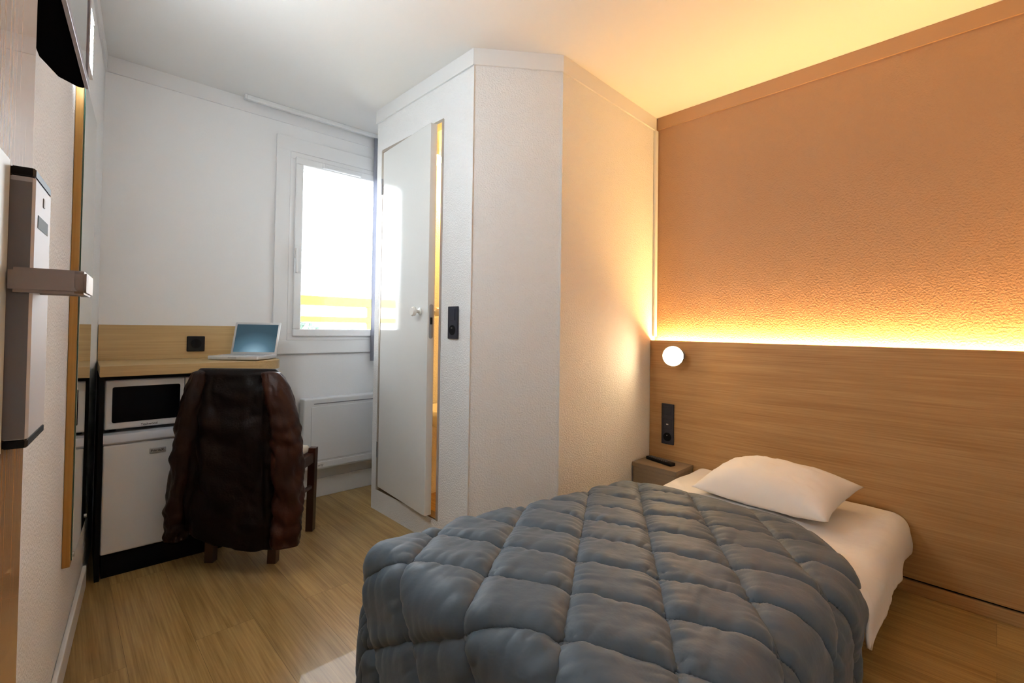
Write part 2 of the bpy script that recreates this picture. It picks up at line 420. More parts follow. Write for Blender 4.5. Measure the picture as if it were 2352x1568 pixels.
for i in range(5): mb.box(1.04, 1.27, -0.055, -0.051, 2.049 + i * .0055, 2.051 + i * .0055)
mb.build('ventilation_grille', M_white_pl, sash)

# ------------------------------------------------------------------ outside
FO = FB
b_ = struct(MB().box(-6, 9, 0.35, 9, -0.2, -0.05), 'trim_12', M_concrete, FO, 'pale terrace outside the window')
def railing():
    r = thing('balcony_railing', 'yellow painted metal railing seen through the window', 'railing', FB, 0.6, 0.75, 0)
    MB().box(-0.6, 1.9, -0.02, 0.02, 1.225, 1.30, .004).build('top_rail', M_rail_y, r)
    MB().box(-0.6, 1.9, -0.02, 0.02, 1.095, 1.14, .004).build('bottom_rail', M_rail_y, r)
    for x in (-0.58, 1.13, 1.88): MB().box(x - .016, x + .016, -0.018, 0.018, -0.05, 1.23, .003).build('post', M_rail_y, r)
    return r
railing()
def bush(x, y, h, r0, seed, label):
    t = thing('bush', label, 'bush', FB, x, y, -0.05, group=None)
    rnd = random.Random(seed)
    mb = MB()
    for i in range(900):
        th = rnd.uniform(0, 2 * PI); ph = math.acos(rnd.uniform(-0.6, 1)); rr_ = r0 * (0.55 + 0.5 * rnd.random())
        c = Vector((rr_ * math.sin(ph) * math.cos(th), rr_ * math.sin(ph) * math.sin(th), h - r0 + rr_ * math.cos(ph)))
        q = Vector((rnd.gauss(0, 1), rnd.gauss(0, 1), rnd.gauss(0, 1))).normalized(); w = q.orthogonal().normalized()
        s_ = 0.05
        vs = [mb.bm.verts.new(c + q * s_), mb.bm.verts.new(c + w * s_ * .5), mb.bm.verts.new(c - q * s_), mb.bm.verts.new(c - w * s_ * .5)]
        mb.bm.faces.new(vs)
    mb.build('foliage', M_leaf, t)
    MB().tube([(0, 0, 0), (0.02, 0, h * .4), (0, 0.03, h * .8)], [0.04, 0.03, 0.015], 8).build('stem', M_chair, t)
bush(0.55, 2.6, 1.33, 0.45, 1, 'leafy green bush beyond the railing, left one'); bush(1.7, 2.9, 1.24, 0.5, 2, 'leafy green bush beyond the railing, right one')

# portal for the daylight
ld = bpy.data.lights.new('window_portal', 'AREA'); ld.shape = 'RECTANGLE'; ld.size = WX1 - WX0; ld.size_y = WZ1 - WZ0
lo = bpy.data.objects.new('window_portal', ld); COL.objects.link(lo)
lo.location = FB.p((WX0 + WX1) / 2, 0.10, (WZ0 + WZ1) / 2)
lo.rotation_euler = (PI / 2, 0, FB.a)   # emits towards the room
ld.cycles.is_portal = True

# ------------------------------------------------------------------ curtain and rail
t = thing('curtain_rail', 'slim white curtain rail fixed along the ceiling by the window', 'curtain rail', FB, 0.6, -0.045, HC - 0.026)
MB().box(0, 1.5, -0.012, 0.012, 0.0, 0.0255, 0.003).build('track', M_white_pl, t)
MB().box(-0.012, 0.0, -0.014, 0.014, -0.002, 0.0255, 0.002).build('end_cap', M_white_pl, t)
def cur(u, v):
    x = 1.362 + 0.42 * u; z = 0.84 + (HC - 0.03 - 0.84) * v
    return Vector((x, -0.055 - 0.016 * math.sin(u * 2 * PI * 6) * (1 - .3 * v), z))
mb = MB(); mb.grid(cur, 96, 6)
bmesh.ops.solidify(mb.bm, geom=mb.bm.faces[:], thickness=0.003)
o = mb.build('curtain', M_curtain, smooth=True); place(o, FB, 0, 0)
tag(o, 'grey lavender curtain gathered at the right side of the window', 'curtain')

# ------------------------------------------------------------------ radiator
t = thing('panel_radiator', 'flat white electric panel radiator under the window', 'radiator', FB, 0.93, -0.015, 0.19)
MB().box(0, 0.72, -0.075, 0, 0.0, 0.435, 0.008, 3).build('casing', M_enamel, t)
MB().box(0.045, 0.675, -0.079, -0.074, 0.058, 0.385, 0.003).build('front_panel', M_enamel, t)
MB().box(0.008, 0.712, -0.080, -0.074, 0.012, 0.048, 0.002).build('lower_strip', M_white_pl, t)
MB().box(0.06, 0.66, -0.077, -0.0745, 0.400, 0.405).build('air_slot', M_ink_grey, t)
MB().box(0.5, 0.66, -0.05, -0.02, 0.434, 0.442, .002).build('control', M_ink_grey, t)
text_mesh('lettering', 'erty', 0.020, M_ink_grey, t, (0.105, -0.0803, 0.030))
for x in (0.15, 0.57): MB().box(x - .02, x + .02, -0.005, 0.0145, 0.1, 0.34).build('wall_bracket', M_enamel, t)

# ------------------------------------------------------------------ desk
DZ = 0.885
DL, DD = 0.73, 0.42
t = thing('desk', 'oak laminate desk shelf with rounded corner and oak splashback', 'desk', FB, 0.002, -0.002, DZ)
pts = [(0, 0), (DL, 0)]
r = 0.16
for k in range(13):
    a = k / 12 * PI / 2
    pts.append((DL - r + r * math.cos(a), -DD + r - r * math.sin(a)))
pts.append((0, -DD))
MB().prism(pts, -0.044, 0.0, bev=0.0015).build('desktop', M_desk, t)
MB().box(0, DL - 0.02, -0.014, 0.0, 0.0005, 0.172, 0.001).build('splashback', M_desk, t)
MB().box(0.0, 0.016, -0.41, 0, -DZ + .001, -0.045).build('side_panel', M_blackmat, t)  # bay panel coloured black to stand for deep shade
MB().box(0.016, 0.53, -0.014, 0, -DZ + .001, -0.045).build('back_panel', M_blackmat, t)  # black here is the painted shade at the back of the bay
MB().box(0.016, 0.53, -0.40, -0.014, -0.058, -0.0445).build('under_shade_strip', M_blackmat, t)  # dark strip painting the shadow gap below the desktop

# socket on splashback
t = thing('wall_socket', 'black square wall socket on the oak splashback', 'socket', FB, 0.352, -0.0165, 0.922)
MB().box(0, 0.08, -0.011, 0.0, 0, 0.08, 0.004).build('cover_plate', M_black, t)
MB().lathe([(0.024, -0.0115), (0.024, -0.0105), (0.021, -0.008)], (0.04, 0, 0.04), 'y').build('socket_face', M_blackmat, t)

# ------------------------------------------------------------------ fridge
t = thing('mini_fridge', 'white mini fridge standing in the bay under the desk', 'fridge', FB, 0.018, -0.03, 0.0)
MB().box(0, 0.45, -0.335, 0, 0.09, 0.597, 0.004).build('cabinet', M_enamel, t)
MB().box(0.005, 0.445, -0.36, -0.01, 0.0005, 0.09).build('plinth', M_blackmat, t)
d = MB().box(0, 0.45, -0.375, -0.337, 0.100, 0.553, 0.007, 3).build('door', M_enamel, t)
text_mesh('badge_lettering', 'FrigeluX.', 0.0135, M_ink, d, (0.1845, -0.3783, 0.509), bold=0.0004)
MB().box(0.155, 0.214, -0.378, -0.3745, 0.498, 0.520, 0.002).build('badge', M_badge, d)
pts = [(-0.337, 0.555), (-0.375, 0.555), (-0.381, 0.563), (-0.381, 0.58), (-0.371, 0.595), (-0.337, 0.599)]
MB().prism(pts, 0.0, 0.45, 'x').build('top_edge', M_enamel_grey, t, angle=35)

# microwave
t = thing('microwave_oven', 'white microwave oven with black glass door on the mini fridge', 'microwave', FB, 0.020, -0.02, 0.601)
MB().box(0, 0.39, -0.335, 0, 0.010, 0.222, 0.006).build('casing', M_enamel, t)
d = MB().box(0, 0.278, -0.358, -0.337, 0.012, 0.222, 0.007, 3).build('door', M_enamel, t)
def rrect(x0, x1, z0, z1, r, n=6):
    ps = []
    for cx, cz, a0 in ((x1 - r, z0 + r, -PI / 2), (x1 - r, z1 - r, 0), (x0 + r, z1 - r, PI / 2), (x0 + r, z0 + r, PI)):
        for k in range(n + 1):
            a = a0 + k / n * PI / 2; ps.append((cx + r * math.cos(a), cz + r * math.sin(a)))
    return ps
MB().prism(rrect(0.025, 0.262, 0.040, 0.192, 0.008), -0.3595, -0.357, 'y').build('window', M_blackglass, d)
text_mesh('brand_lettering', 'Techwood', 0.0135, M_ink, d, (0.152, -0.3585, 0.0235), bold=0.0002)
MB().box(0.281, 0.39, -0.356, -0.337, 0.012, 0.222, 0.006, 3).build('control_panel', M_enamel, t)
for zz in (0.16, 0.08):
    MB().cyl((0.342, -0.356, zz), (0.342, -0.372, zz), 0.020, 0.018).build('knob', M_white_pl, t, angle=40)
for x in (0.03, 0.36):
    for y in (-0.31, -0.04): MB().cyl((x, y, 0.0003), (x, y, 0.011), 0.012).build('foot', M_black, t)

# ------------------------------------------------------------------ laptop
lp = bpy.data.objects.new('laptop', None); COL.objects.link(lp)
lp.location = (-1.385, 2.545, DZ + 0.001); lp.rotation_euler = (0, 0, math.radians(-2))
tag(lp, 'open silver laptop with bluish lit screen on the desk end', 'laptop')
w2, dp = 0.128, 0.185
base = MB().box(-w2, w2, -dp, 0, 0.002, 0.022, 0.005, 3).build('base', M_silver, lp, angle=40)
mb = MB()
for rr_ in range(5):
    for cc in range(13):
        x = -0.108 + cc * 0.0168; y = -0.095 + rr_ * 0.0165
        mb.box(x, x + 0.0145, y, y + 0.0142, 0.0222, 0.0235)
mb.build('keyboard', M_key, base)
MB().box(-0.033, 0.033, -0.165, -0.118, 0.0222, 0.0228).build('trackpad', M_key, base)
MB().box(-0.022, 0.022, -dp - 0.0012, -dp + 0.002, 0.010, 0.016).build('latch_button', M_key, base)
lid = MB().box(-w2, w2, -0.004, 0.005, 0.0, 0.182, 0.004, 2).build('lid', M_silver, lp, angle=40)
lid.location = (0, 0.0, 0.016); lid.rotation_euler = (math.radians(-14), 0, 0)
sc = MB().box(-w2 + 0.013, w2 - 0.013, -0.0046, -0.0039, 0.016, 0.170).build('screen', M_screen, lid)

# ------------------------------------------------------------------ mirror on left wall
t = thing('wall_mirror', 'tall oak framed mirror hanging on the left wall', 'mirror', FL, -0.847, -0.0008, 0.33)
mb = MB(); w_, h_ = 0.2025, 1.49
mb.box(-w_, w_, -0.018, 0, 0, h_, 0.001)
mb.build('backing_frame', M_mframe, t)
MB().box(-w_ + 0.012, w_ - 0.012, -0.0215, -0.0185, 0.015, h_ - 0.015).build('glass_edge', M_glassedge, t)
MB().box(-w_ + 0.0125, w_ - 0.0125, -0.0222, -0.0216, 0.0155, h_ - 0.0155).build('mirror_glass', M_mirror, t)
for z in (0.02,):
    for x in (-w_ + 0.02, w_ - 0.02): MB().cyl((x, -0.02, z + .01), (x, -0.026, z + .01), 0.007).build('clip', M_steel, t)

# luminaire above the mirror
t = thing('wall_light', 'white lit wall light with ribbed cover high on the left wall beside the television', 'wall light', FL, -1.37, -0.001, 1.785)
mb = MB().box(-0.236, 0.236, -0.018, 0, -0.006, 0.163, 0.003); mb.box(-0.236, 0.236, -0.044, -0.017, 0.1565, 0.163); mb.box(-0.236, 0.236, -0.044, -0.017, -0.006, 0.0)  # top and bottom lips added to keep the lamp's light off the ceiling
mb.build('housing', M_white_pl, t)
mb = MB()
mb.box(-0.232, 0.232, -0.040, -0.0185, 0.001, 0.1555, 0.003)
for i in range(12): mb.box(-0.233, 0.234, -0.0425, -0.040, 0.008 + i * .012, 0.014 + i * .012)
mb.build('diffuser', M_tube, t)

# ------------------------------------------------------------------ television
t = thing('television', 'black flat television mounted high on the left wall beside the door', 'television', FL, -1.94, -0.018, 1.545)
TW = 0.26
pts = [(-TW, -0.058), (TW, -0.058), (TW, -0.046), (TW - 0.03, -0.020), (TW - 0.10, -0.004), (-TW + 0.1, -0.004), (-TW + 0.03, -0.02), (-TW, -0.046)]
MB().prism(pts, 0, 0.33, bev=0.002).build('back_shell', M_tvback, t)
ring(MB(), -TW, TW, 0, 0.33, 0.018, -0.064, -0.0575, 0.0015).build('bezel', mat('grey_violet_bezel', (0.35, 0.34, 0.40), 0.3), t)
MB().box(-TW + 0.018, TW - 0.018, -0.0615, -0.0585, 0.018, 0.312).build('screen', mat('television_screen', (0.03, 0.035, 0.04), 0.07, spec=1.0, coat=1.0), t)
MB().box(-0.08, 0.08, -0.004, 0.017, 0.09, 0.24).build('wall_mount', M_black, t)

# ------------------------------------------------------------------ entrance door leaf with lock
t = thing('entrance_door', 'oak veneered entrance door standing open beside the left wall', 'door', FL, -2.215, -0.04, 0.004)
leaf = MB().box(-0.93, 0.0, -0.040, 0, 0, 2.03, 0.0015).build('door_leaf', M_doorwood, t)
MB().box(-0.34, -0.115, -0.0415, -0.040, 0.935, 1.215, 0.0008).build('protection_plate', mat('cream_lock_plate', (0.60, 0.60, 0.54), 0.35), t)
pts = [(-0.105, -0.0402), (-0.105, -0.0555), (-0.102, -0.0575), (-0.013, -0.0575), (-0.011, -0.0555), (-0.011, -0.0402)]
lk = MB().prism(pts, 0.945, 1.203, bev=0.0008).build('lock_case', M_lockface, t)
MB().box(-0.1065, -0.1050, -0.0555, -0.0402, 0.946, 1.198).build('lock_side', M_steel_dark, lk)
MB().prism([(p[0], p[1]) for p in pts], 1.2035, 1.2125, bev=0.001).build('lock_top_cap', M_black, lk)
MB().prism([(p[0], p[1]) for p in pts], 0.9365, 0.9445, bev=0.001).build('lock_bottom_cap', M_black, lk)
MB().box(-0.088, -0.030, -0.0580, -0.057, 1.156, 1.169).build('card_slot', M_blackglass, lk)
MB().box(-0.062, -0.052, -0.0585, -0.057, 1.182, 1.192, .001).build('indicator', M_ledgreen, lk)
# return-to-door lever: round rose, neck, arm along the door, end returning to the door
lv = MB()
lv.cyl((-0.060, -0.057, 1.100), (-0.060, -0.092, 1.100), 0.011)
lv.prism(rrect(-0.122, -0.048, -0.0118 + 1.1005, 0.0118 + 1.1005, 0.006), -0.0985, -0.0875, 'y', bev=0.002)
pr = [(-0.042, 1.0865), (-0.042, 1.1135)]
lv.prism([(-0.122, -0.0432), (-0.1125, -0.0432), (-0.1115, -0.085), (-0.104, -0.0985), (-0.1155, -0.0985), (-0.1195, -0.0955), (-0.122, -0.090)], 1.0885, 1.1125, bev=0.003)
lv.build('lever_handle', M_lever, t, angle=35)
for z in (0.25, 1.0, 1.8): MB().cyl((-0.935, -0.02, z), (-0.935, -0.02, z + 0.09), 0.007).build('hinge', M_steel, t)

# ------------------------------------------------------------------ bathroom door (ajar)
d1 = bpy.data.objects.new('door_1', None); COL.objects.link(d1); d1['kind'] = 'structure'
d1['label'] = 'white glossy bathroom door standing slightly ajar'; d1['category'] = 'door'
d1.location = FD.p(OX0 + 0.016, 0.002, OZ0 + 0.02); d1.rotation_euler = (0, 0, FD.a - math.radians(4.5))
DWD = 0.545
MB().box(0, DWD, -0.004, 0.034, 0, OZ1 - OZ0 - 0.036, 0.002).build('door_slab', M_doorwhite, d1)
for z in (0.17, 1.70):
    h = MB(); h.cyl((-0.006, -0.006, z), (-0.006, -0.006, z + 0.09), 0.0065, n=16); h.build('hinge', M_steel, d1, angle=40)
kn = MB(); kn.lathe([(0.018, -0.004), (0.018, -0.008), (0.009, -0.012), (0.009, -0.028), (0.022, -0.036), (0.025, -0.046), (0.020, -0.054), (0.0, -0.056)][:-1], (DWD - 0.075, 0, 1.005), 'y', 28)
kn.build('door_knob', M_porcelain, d1, angle=50)
kn = MB(); kn.lathe([(0.018, 0.0345), (0.018, 0.038), (0.009, 0.042), (0.009, 0.058), (0.022, 0.066), (0.022, 0.078)], (DWD - 0.04, 0, 1.005), 'y', 28)
kn.build('door_knob', M_porcelain, d1, angle=50)
MB().prism([(p[0], p[1]) for p in rrect(0.004, 0.026, 0.87, 1.04, 0.0105)], DWD - 0.0005, DWD + 0.0018, 'x').build('lock_plate', M_steel, d1)
MB().box(DWD + 0.0015, DWD + 0.004, 0.009, 0.021, 0.94, 0.975).build('latch', M_black, d1)

# switch + socket plate on cubicle wall
t = thing('switch_and_socket_plate', 'anthracite plate with light switch and socket beside the bathroom door', 'switch', FD, 0.737, -0.0008, 1.012)
MB().box(0, 0.075, -0.010, 0, 0, 0.155, 0.003).build('cover_plate', M_navy, t)
MB().box(0.012, 0.058, -0.0135, -0.0095, 0.088, 0.143, 0.002).build('rocker', M_navy, t)
mb = MB(); mb.lathe([(0.024, -0.0112), (0.024, -0.0100), (0.0215, -0.0095)], (0.0375, 0, 0.042), 'y'); mb.build('socket_face', M_blackmat, t)
MB().cyl((0.0375, -0.011, 0.052), (0.0375, -0.017, 0.052), 0.0025).build('earth_pin', M_steel, t)

# ------------------------------------------------------------------ bathroom interior seen through the gap
lamp_p = Vector((-0.470, 2.93, 2.118))
t = bpy.data.objects.new('bathroom_lamp', None); COL.objects.link(t); t.location = lamp_p
tag(t, 'glowing round bulb lamp glimpsed through the bathroom door gap', 'lamp')
MB().sphere((0, 0, 0), 0.032).build('bulb', M_bulb, t, smooth=True)
MB().cyl((0, 0, 0.028), (0, 0, HC - lamp_p.z - .001), 0.012).build('lamp_stem', M_steel, t)
ld = bpy.data.lights.new('bathroom_light', 'POINT'); ld.energy = BATH_W; ld.color = (1.0, 0.56, 0.16); ld.shadow_soft_size = 0.05
lo = bpy.data.objects.new('bathroom_light', ld); COL.objects.link(lo); lo.location = (-0.25, 3.1, 1.9)
t = bpy.data.objects.new('wash_basin', None); COL.objects.link(t); place(t, FK, 0.40, -0.275, 0.45)
tag(t, 'white wash basin on the bathroom wall seen through the door gap', 'basin')
MB().lathe([(0.05, 0.0), (0.15, 0.03), (0.20, 0.10), (0.205, 0.13), (0.19, 0.13), (0.17, 0.09), (0.05, 0.03)], (0, 0, 0), 'z', 40).build('bowl', M_porcelain, t, smooth=True)
MB().tube([(0, 0, 0), (0, 0, -0.08), (0.03, 0.0, -0.13), (0.07, 0, -0.10), (0.09, 0.02, -0.10), (0.09, 0.12, -0.10)], 0.018).build('waste_pipe', M_black, t, smooth=True)
MB().tube([(0, 0.16, 0.12), (0, 0.16, 0.2), (0, 0.13, 0.24), (0, 0.07, 0.23)], 0.011).build('tap', M_steel, t, smooth=True)

# ------------------------------------------------------------------ headboard, led strip, reading lamp, sockets
HZ = 1.008
HO = 0.040      # gap behind the panel
HTK = 0.018
t = thing('headboard_panel', 'wide oak panel covering the lower wall behind the bed', 'headboard', FH, 0.0, 0.0, 0.0)
MB().box(0.004, kHF - 0.01, -HO - HTK, -HO, 0.062, HZ, 0.0012).build('upper_board', M_head, t)
MB().box(0.004, kHF - 0.01, -HO - HTK, -HO, 0.001, 0.052, 0.0012).build('lower_board', M_head, t)
MB().box(0.004, kHF - 0.01, -HO, -0.001, 0.001, 0.06).build('bottom_batten', M_blackmat, t)
for x in (0.35, 1.2): MB().box(x, x + 0.04, -HO, -0.001, 0.1, HZ - 0.08).build('batten', M_blackmat, t)
t = thing('led_strip', 'warm glowing light strip along the top edge of the headboard', 'light strip', FH, 0.0, 0.0, HZ - 0.030)
MB().box(0.02, kHF - 0.02, -HO + 0.002, -0.004, 0.0, 0.004).build('channel', M_steel, t)
MB().box(0.02, kHF - 0.02, -HO + 0.004, -0.010, 0.0045, 0.014).build('diffuser', M_led, t)

RX, RZ = 0.190, 0.925
t = thing('reading_lamp', 'small lit reading lamp shining beside the corner of the headboard', 'reading lamp', FH, RX, -HO - HTK - 0.0005, RZ)
MB().lathe([(0.032, 0.0), (0.032, -0.008), (0.026, -0.011)], (0, 0, 0), 'y').build('wall_rose', M_steel, t, angle=40)
MB().cyl((0, -0.010, 0), (-0.012, -0.045, 0.0), 0.007).build('arm', M_steel, t, angle=40)
hd = MB().lathe([(0.018, 0.0), (0.034, -0.012), (0.056, -0.050), (0.0545, -0.050), (0.032, -0.016)], (0, 0, 0), 'y').build('lamp_shade', M_steel, t, angle=40)
hd.location = (-0.014, -0.040, 0); hd.rotation_euler = (0, 0, math.radians(20))
ln_ = MB().sphere((0, -0.046, 0), 0.0525, 1, 0.3, 1, 32).build('lamp_lens', M_readlight, hd, smooth=True)
t = thing('bedside_socket_plate', 'tall anthracite switch and socket plate on the headboard above the nightstand', 'socket', FH, 0.085, -HO - HTK - 0.0005, 0.412)
MB().box(0, 0.075, -0.009, 0, 0, 0.232, 0.003).build('cover_plate', M_navy, t)
MB().box(0.012, 0.062, -0.0115, -0.0085, 0.165, 0.218, 0.002).build('rocker', M_navy, t)
MB().box(0.012, 0.062, -0.0105, -0.0085, 0.09, 0.145, 0.002).build('data_port', M_navy, t)
MB().box(0.031, 0.044, -0.0112, -0.0102, 0.112, 0.118).build('port_flap', M_silver, t)
MB().lathe([(0.024, -0.0104), (0.024, -0.0090), (0.0215, -0.0085)], (0.0375, 0, 0.042), 'y').build('socket_face', M_blackmat, t)
MB().cyl((0.0375, -0.009, 0.052), (0.0375, -0.015, 0.052), 0.0025).build('earth_pin', M_steel, t)

# nightstand
NZ = 0.325
t = thing('nightstand', 'small taupe wood nightstand in the corner by the bed', 'nightstand', FH, 0.012, -HO - HTK - 0.002, 0.0)
MB().box(0, 0.262, -0.200, 0, NZ - 0.022, NZ, 0.001).build('top', M_taupe, t)
MB().box(0.003, 0.259, -0.196, 0, 0.04, NZ - 0.0225).build('body', M_taupe, t)
MB().box(0.012, 0.25, -0.1995, -0.196, 0.06, NZ - 0.03, 0.001).build('front_board', M_taupe, t)
MB().box(0.01, 0.25, -0.18, 0, 0.0005, 0.04).build('plinth', M_blackmat, t)
t = thing('remote_control', 'slim black remote control lying on the nightstand', 'remote control', FH, 0.125, -0.150, NZ + 0.0003, math.radians(-14))
MB().box(-0.09, 0.09, -0.021, 0.021, 0, 0.017, 0.005, 3).build('body', M_black, t, angle=40)
mb = MB()
for i in range(9):
    for j in range(3): mb.cyl((-0.07 + i * .015, -0.012 + j * .012, 0.0165), (-0.07 + i * .015, -0.012 + j * .012, 0.0185), 0.0038, n=10)
mb.build('buttons', M_ink_grey, t)

# ------------------------------------------------------------------ bed
BX0, BX1, BL = 0.30, 1.175, 2.00       # along wall, length into the room
FOOT0 = HO + HTK + 0.012
t = thing('bed', 'single bed with low dark base against the headboard', 'bed', FH, 0, 0, 0)
MB().box(BX0 + 0.06, BX1 - 0.06, -BL + 0.08, -FOOT0, 0.06, 0.17, 0.004).build('bed_base', M_blackmat, t)
mt = MB().box(BX0 + 0.03, BX1 - 0.03, -BL + 0.05, -FOOT0, 0.172, 0.318, 0.05, 4).build('mattress', M_mattress, t, angle=50)
for x in (BX0 + 0.12, BX1 - 0.12):
    for y in (-BL + 0.18, -0.25): MB().cyl((x, y, 0.0005), (x, y, 0.0598), 0.025).build('leg', M_black, t)

# cloth drape: flat cloth coordinates (p along the headboard, q towards the foot) laid over the bed
def drape(p, q, ztop, off, r, x0, x1, y1, lean=0.10, zmin=0.06, y0=None):
    xa, xb, yb = x0 + r - off, x1 - r + off, y1 - r + off
    dx = 0.0; dy = 0.0
    if p < xa: dx = p - xa
    elif p > xb: dx = p - xb
    if q > yb: dy = q - yb
    d = math.hypot(dx, dy)
    bx = min(max(p, xa), xb); by = min(q, yb)
    if d < 1e-9: return Vector((bx, by, ztop)), Vector((0, 0, 1)), 0.0
    ux, uy = dx / d, dy / d
    if d < r * PI / 2:
        a = d / r; hor = r * math.sin(a); dr = r * (1 - math.cos(a)); n = Vector((ux * math.sin(a), uy * math.sin(a), math.cos(a)))
    else:
        e_ = d - r * PI / 2; hor = r + lean * e_; dr = r + e_; n = Vector((ux, uy, 0.1)).normalized()
    return Vector((bx + ux * hor, by + uy * hor, ztop - dr)), n, d
# quilt lattice (cell edges measured on the cloth)
V1 = Vector((0.176, -0.091)); V2 = Vector((0.091, 0.135)); O0 = Vector((0.707, 1.65))
DET = V1.x * V2.y - V1.y * V2.x
def lattice(p, q):
    w = Vector((p, q)) - O0
    a = (w.x * V2.y - w.y * V2.x) / DET; b2 = (V1.x * w.y - V1.y * w.x) / DET
    return a, b2
def head_edge(p):
    return 0.72 + 0.34 * sm(0.90, 1.30, p) + 0.05 * sm(0.45, 0.2, p)
ZQ = 0.395
def duvet_pt(p, v):
    q0 = head_edge(p); q1 = BL + 0.36
    q = q0 + (q1 - q0) * v
    a, b2 = lattice(p, q)
    fa, fb = a - math.floor(a), b2 - math.floor(b2)
    s1 = abs(math.sin(PI * a)); s2 = abs(math.sin(PI * b2))
    puff = (1 - (1 - min(1, s1 * 1.25)) ** 2.6) ** .8 * (1 - (1 - min(1, s2 * 1.25)) ** 2.6) ** .8
    ci, cj = math.floor(a), math.floor(b2)
    amp = 0.024 * (0.9 + 0.35 * nz(ci * 3.1, cj * 2.7, 1))
    # gathers: small ripples fanning from the seams
    g = nz(fa * 2.0 + ci * 5.3, fb * 2.2 + cj * 4.1, 7) * 0.006
    edge = 1 - min(1, min(s1, s2) * 1.3)
    g2 = nz(p * 34 + q * 20, q * 10 - p * 14, 3) * 0.0028 * (edge * 0.8 + 0.35)
    near_v = math.exp(-((min(fa, 1 - fa) / .16) ** 2 + (min(fb, 1 - fb) / .22) ** 2))
    ga = nz(b2 * 9 + a * 2, ci * 3.3, 11) * math.exp(-min(fa, 1 - fa) / .16); gb = nz(a * 9 + b2 * 3, cj * 3.7, 13) * math.exp(-min(fb, 1 - fb) / .2)
    g4 = (ga + gb) * 0.0090 * min(1, edge * 0 + min(s1, s2) * 3)
    g3 = math.sin(18 * math.atan2(fb - round(fb), fa - round(fa) + 1e-6) * .35 + 40 * (fa + fb)) * 0.0025 * near_v
    # soft mattress dome
    dome = 0.035 * (1 - ((p - (BX0 + BX1) / 2) / 0.55) ** 2) if abs(p - (BX0 + BX1) / 2) < .55 else 0
    pos, n, d = drape(p, q, 0.362 + 0.092 * sm(0.5, 2.0, q) + dome * .6, 0.0, 0.034 + 0.035 * sm(0.7, 1.1, p), BX0, BX1, BL, lean=0.03)
    hem = sm(0, 0.05, v) * .75 + .25
    pos = pos + n * ((amp * puff + g * puff + g2 + g3 + g4) * hem)
    if d > 0.15: pos += n * (0.02 * nz(p * 4 + q * 3, q * 4, 5) * min(1, (d - .15) * 6))
    pos.z = max(pos.z, 0.035 + 0.01 * nz(p * 9, q * 9, 2))
    return Vector((pos.x, -pos.y, pos.z))
mb = MB()
mb.grid(duvet_pt, 330, 430, BX0 - 0.34, BX1 + 0.40, 0, 1)
dv = mb.build('duvet', M_duvet, smooth=True); place(dv, FH, 0, 0)
s_ = dv.modifiers.new('thickness', 'SOLIDIFY'); s_.thickness = 0.012; s_.offset = -1
tag(dv, 'thick slate grey quilted duvet with diamond stitching over the bed', 'duvet')

# sheet : covers the head of the bed, its folded edge lies over the duvet hem
def sheet_pt(p, v):
    q1 = head_edge(p) + 0.035
    q = FOOT0 + 0.004 + (q1 - FOOT0) * v
    lift = sm(0.0, 1.0, (q - (q1 - 0.16)) / 0.12)
    zt = 0.322 + 0.064 * lift + 0.004 * nz(p * 7, q * 9, 0)
    wr = 0.008 * nz(p * 11 + 3, q * 5, 4)
    pos, n, d = drape(p, q, zt, 0.018 + 0.02 * lift, 0.065, BX0, BX1, BL, lean=0.05)
    if p > BX1:
        pos += n * (0.03 * abs(nz(q * 9, p * 3, 6)) + 0.007 * math.sin(q * 21)) * sm(0.10, 0.3, d)
    pos += n * wr * (0.3 + sm(0, .1, d))
    return Vector((pos.x, -pos.y, pos.z))
mb = MB()
mb.grid(sheet_pt, 200, 120, BX0 - 0.12, BX1 + 0.135, 0, 1)
shn = mb.build('bed_sheet', M_linen, smooth=True); place(shn, FH, 0, 0)
s_ = shn.modifiers.new('thickness', 'SOLIDIFY'); s_.thickness = 0.007; s_.offset = 1
tag(shn, 'white bed sheet folded back at the head of the bed and hanging at the side', 'sheet')

# pillow
def pillow(name):
    mb = MB()
    L_, W_, H_ = 0.275, 0.190, 0.100
    N = 48
    for side in (1, -1):
        def fn(u, v, side=side):
            a, c = 2 * u - 1, 2 * v - 1
            pin = 1 - 0.10 * (abs(a) ** 2.0) * (1 - abs(c) ** 3) * 0
            x = a * L_ * (1 - 0.05 * (1 - c * c) * abs(a) ** 6 * 0 + 0.0) ; y = c * W_
            # sides curve inwards between the corners
            x -= math.copysign(1, a) * 0.022 * (1 - c * c) * abs(a) ** 3
            y -= math.copysign(1, c) * 0.020 * (1 - a * a) * abs(c) ** 3
            h = H_ * max(0, (1 - abs(a) ** 2.6)) ** 0.55 * max(0, (1 - abs(c) ** 2.4)) ** 0.55
            z = side * h * (1.0 if side > 0 else 0.62)
            e_ = (1 - abs(a) ** 4) * (1 - abs(c) ** 4)
            z += 0.012 * math.exp(-((c + 0.45 + 0.35 * a) / 0.12) ** 2) * nz(a * 2 + 4, 0, 8) * (1 - abs(a) ** 4)
            z += (0.006 * nz(a * 3, c * 3, 2) + 0.004 * nz(a * 9 + c * 5, c * 7, 5)) * (0.25 + e_)
            return Vector((x, y, z))
        mb.grid(fn, N, N)
    bmesh.ops.remove_doubles(mb.bm, verts=mb.bm.verts[:], dist=0.0012)
    bmesh.ops.recalc_face_normals(mb.bm, faces=mb.bm.faces[:])
    return mb.build(name, M_pillow, smooth=True)
pw = pillow('pillow')
pw.location = FH.p(0.765, -0.350, 0.393)
pw.rotation_mode = 'QUATERNION'
R = Matrix.Rotation(FH.a + math.radians(-7), 4, 'Z') @ Matrix.Rotation(math.radians(9), 4, 'X') @ Matrix.Rotation(math.radians(-2), 4, 'Y')
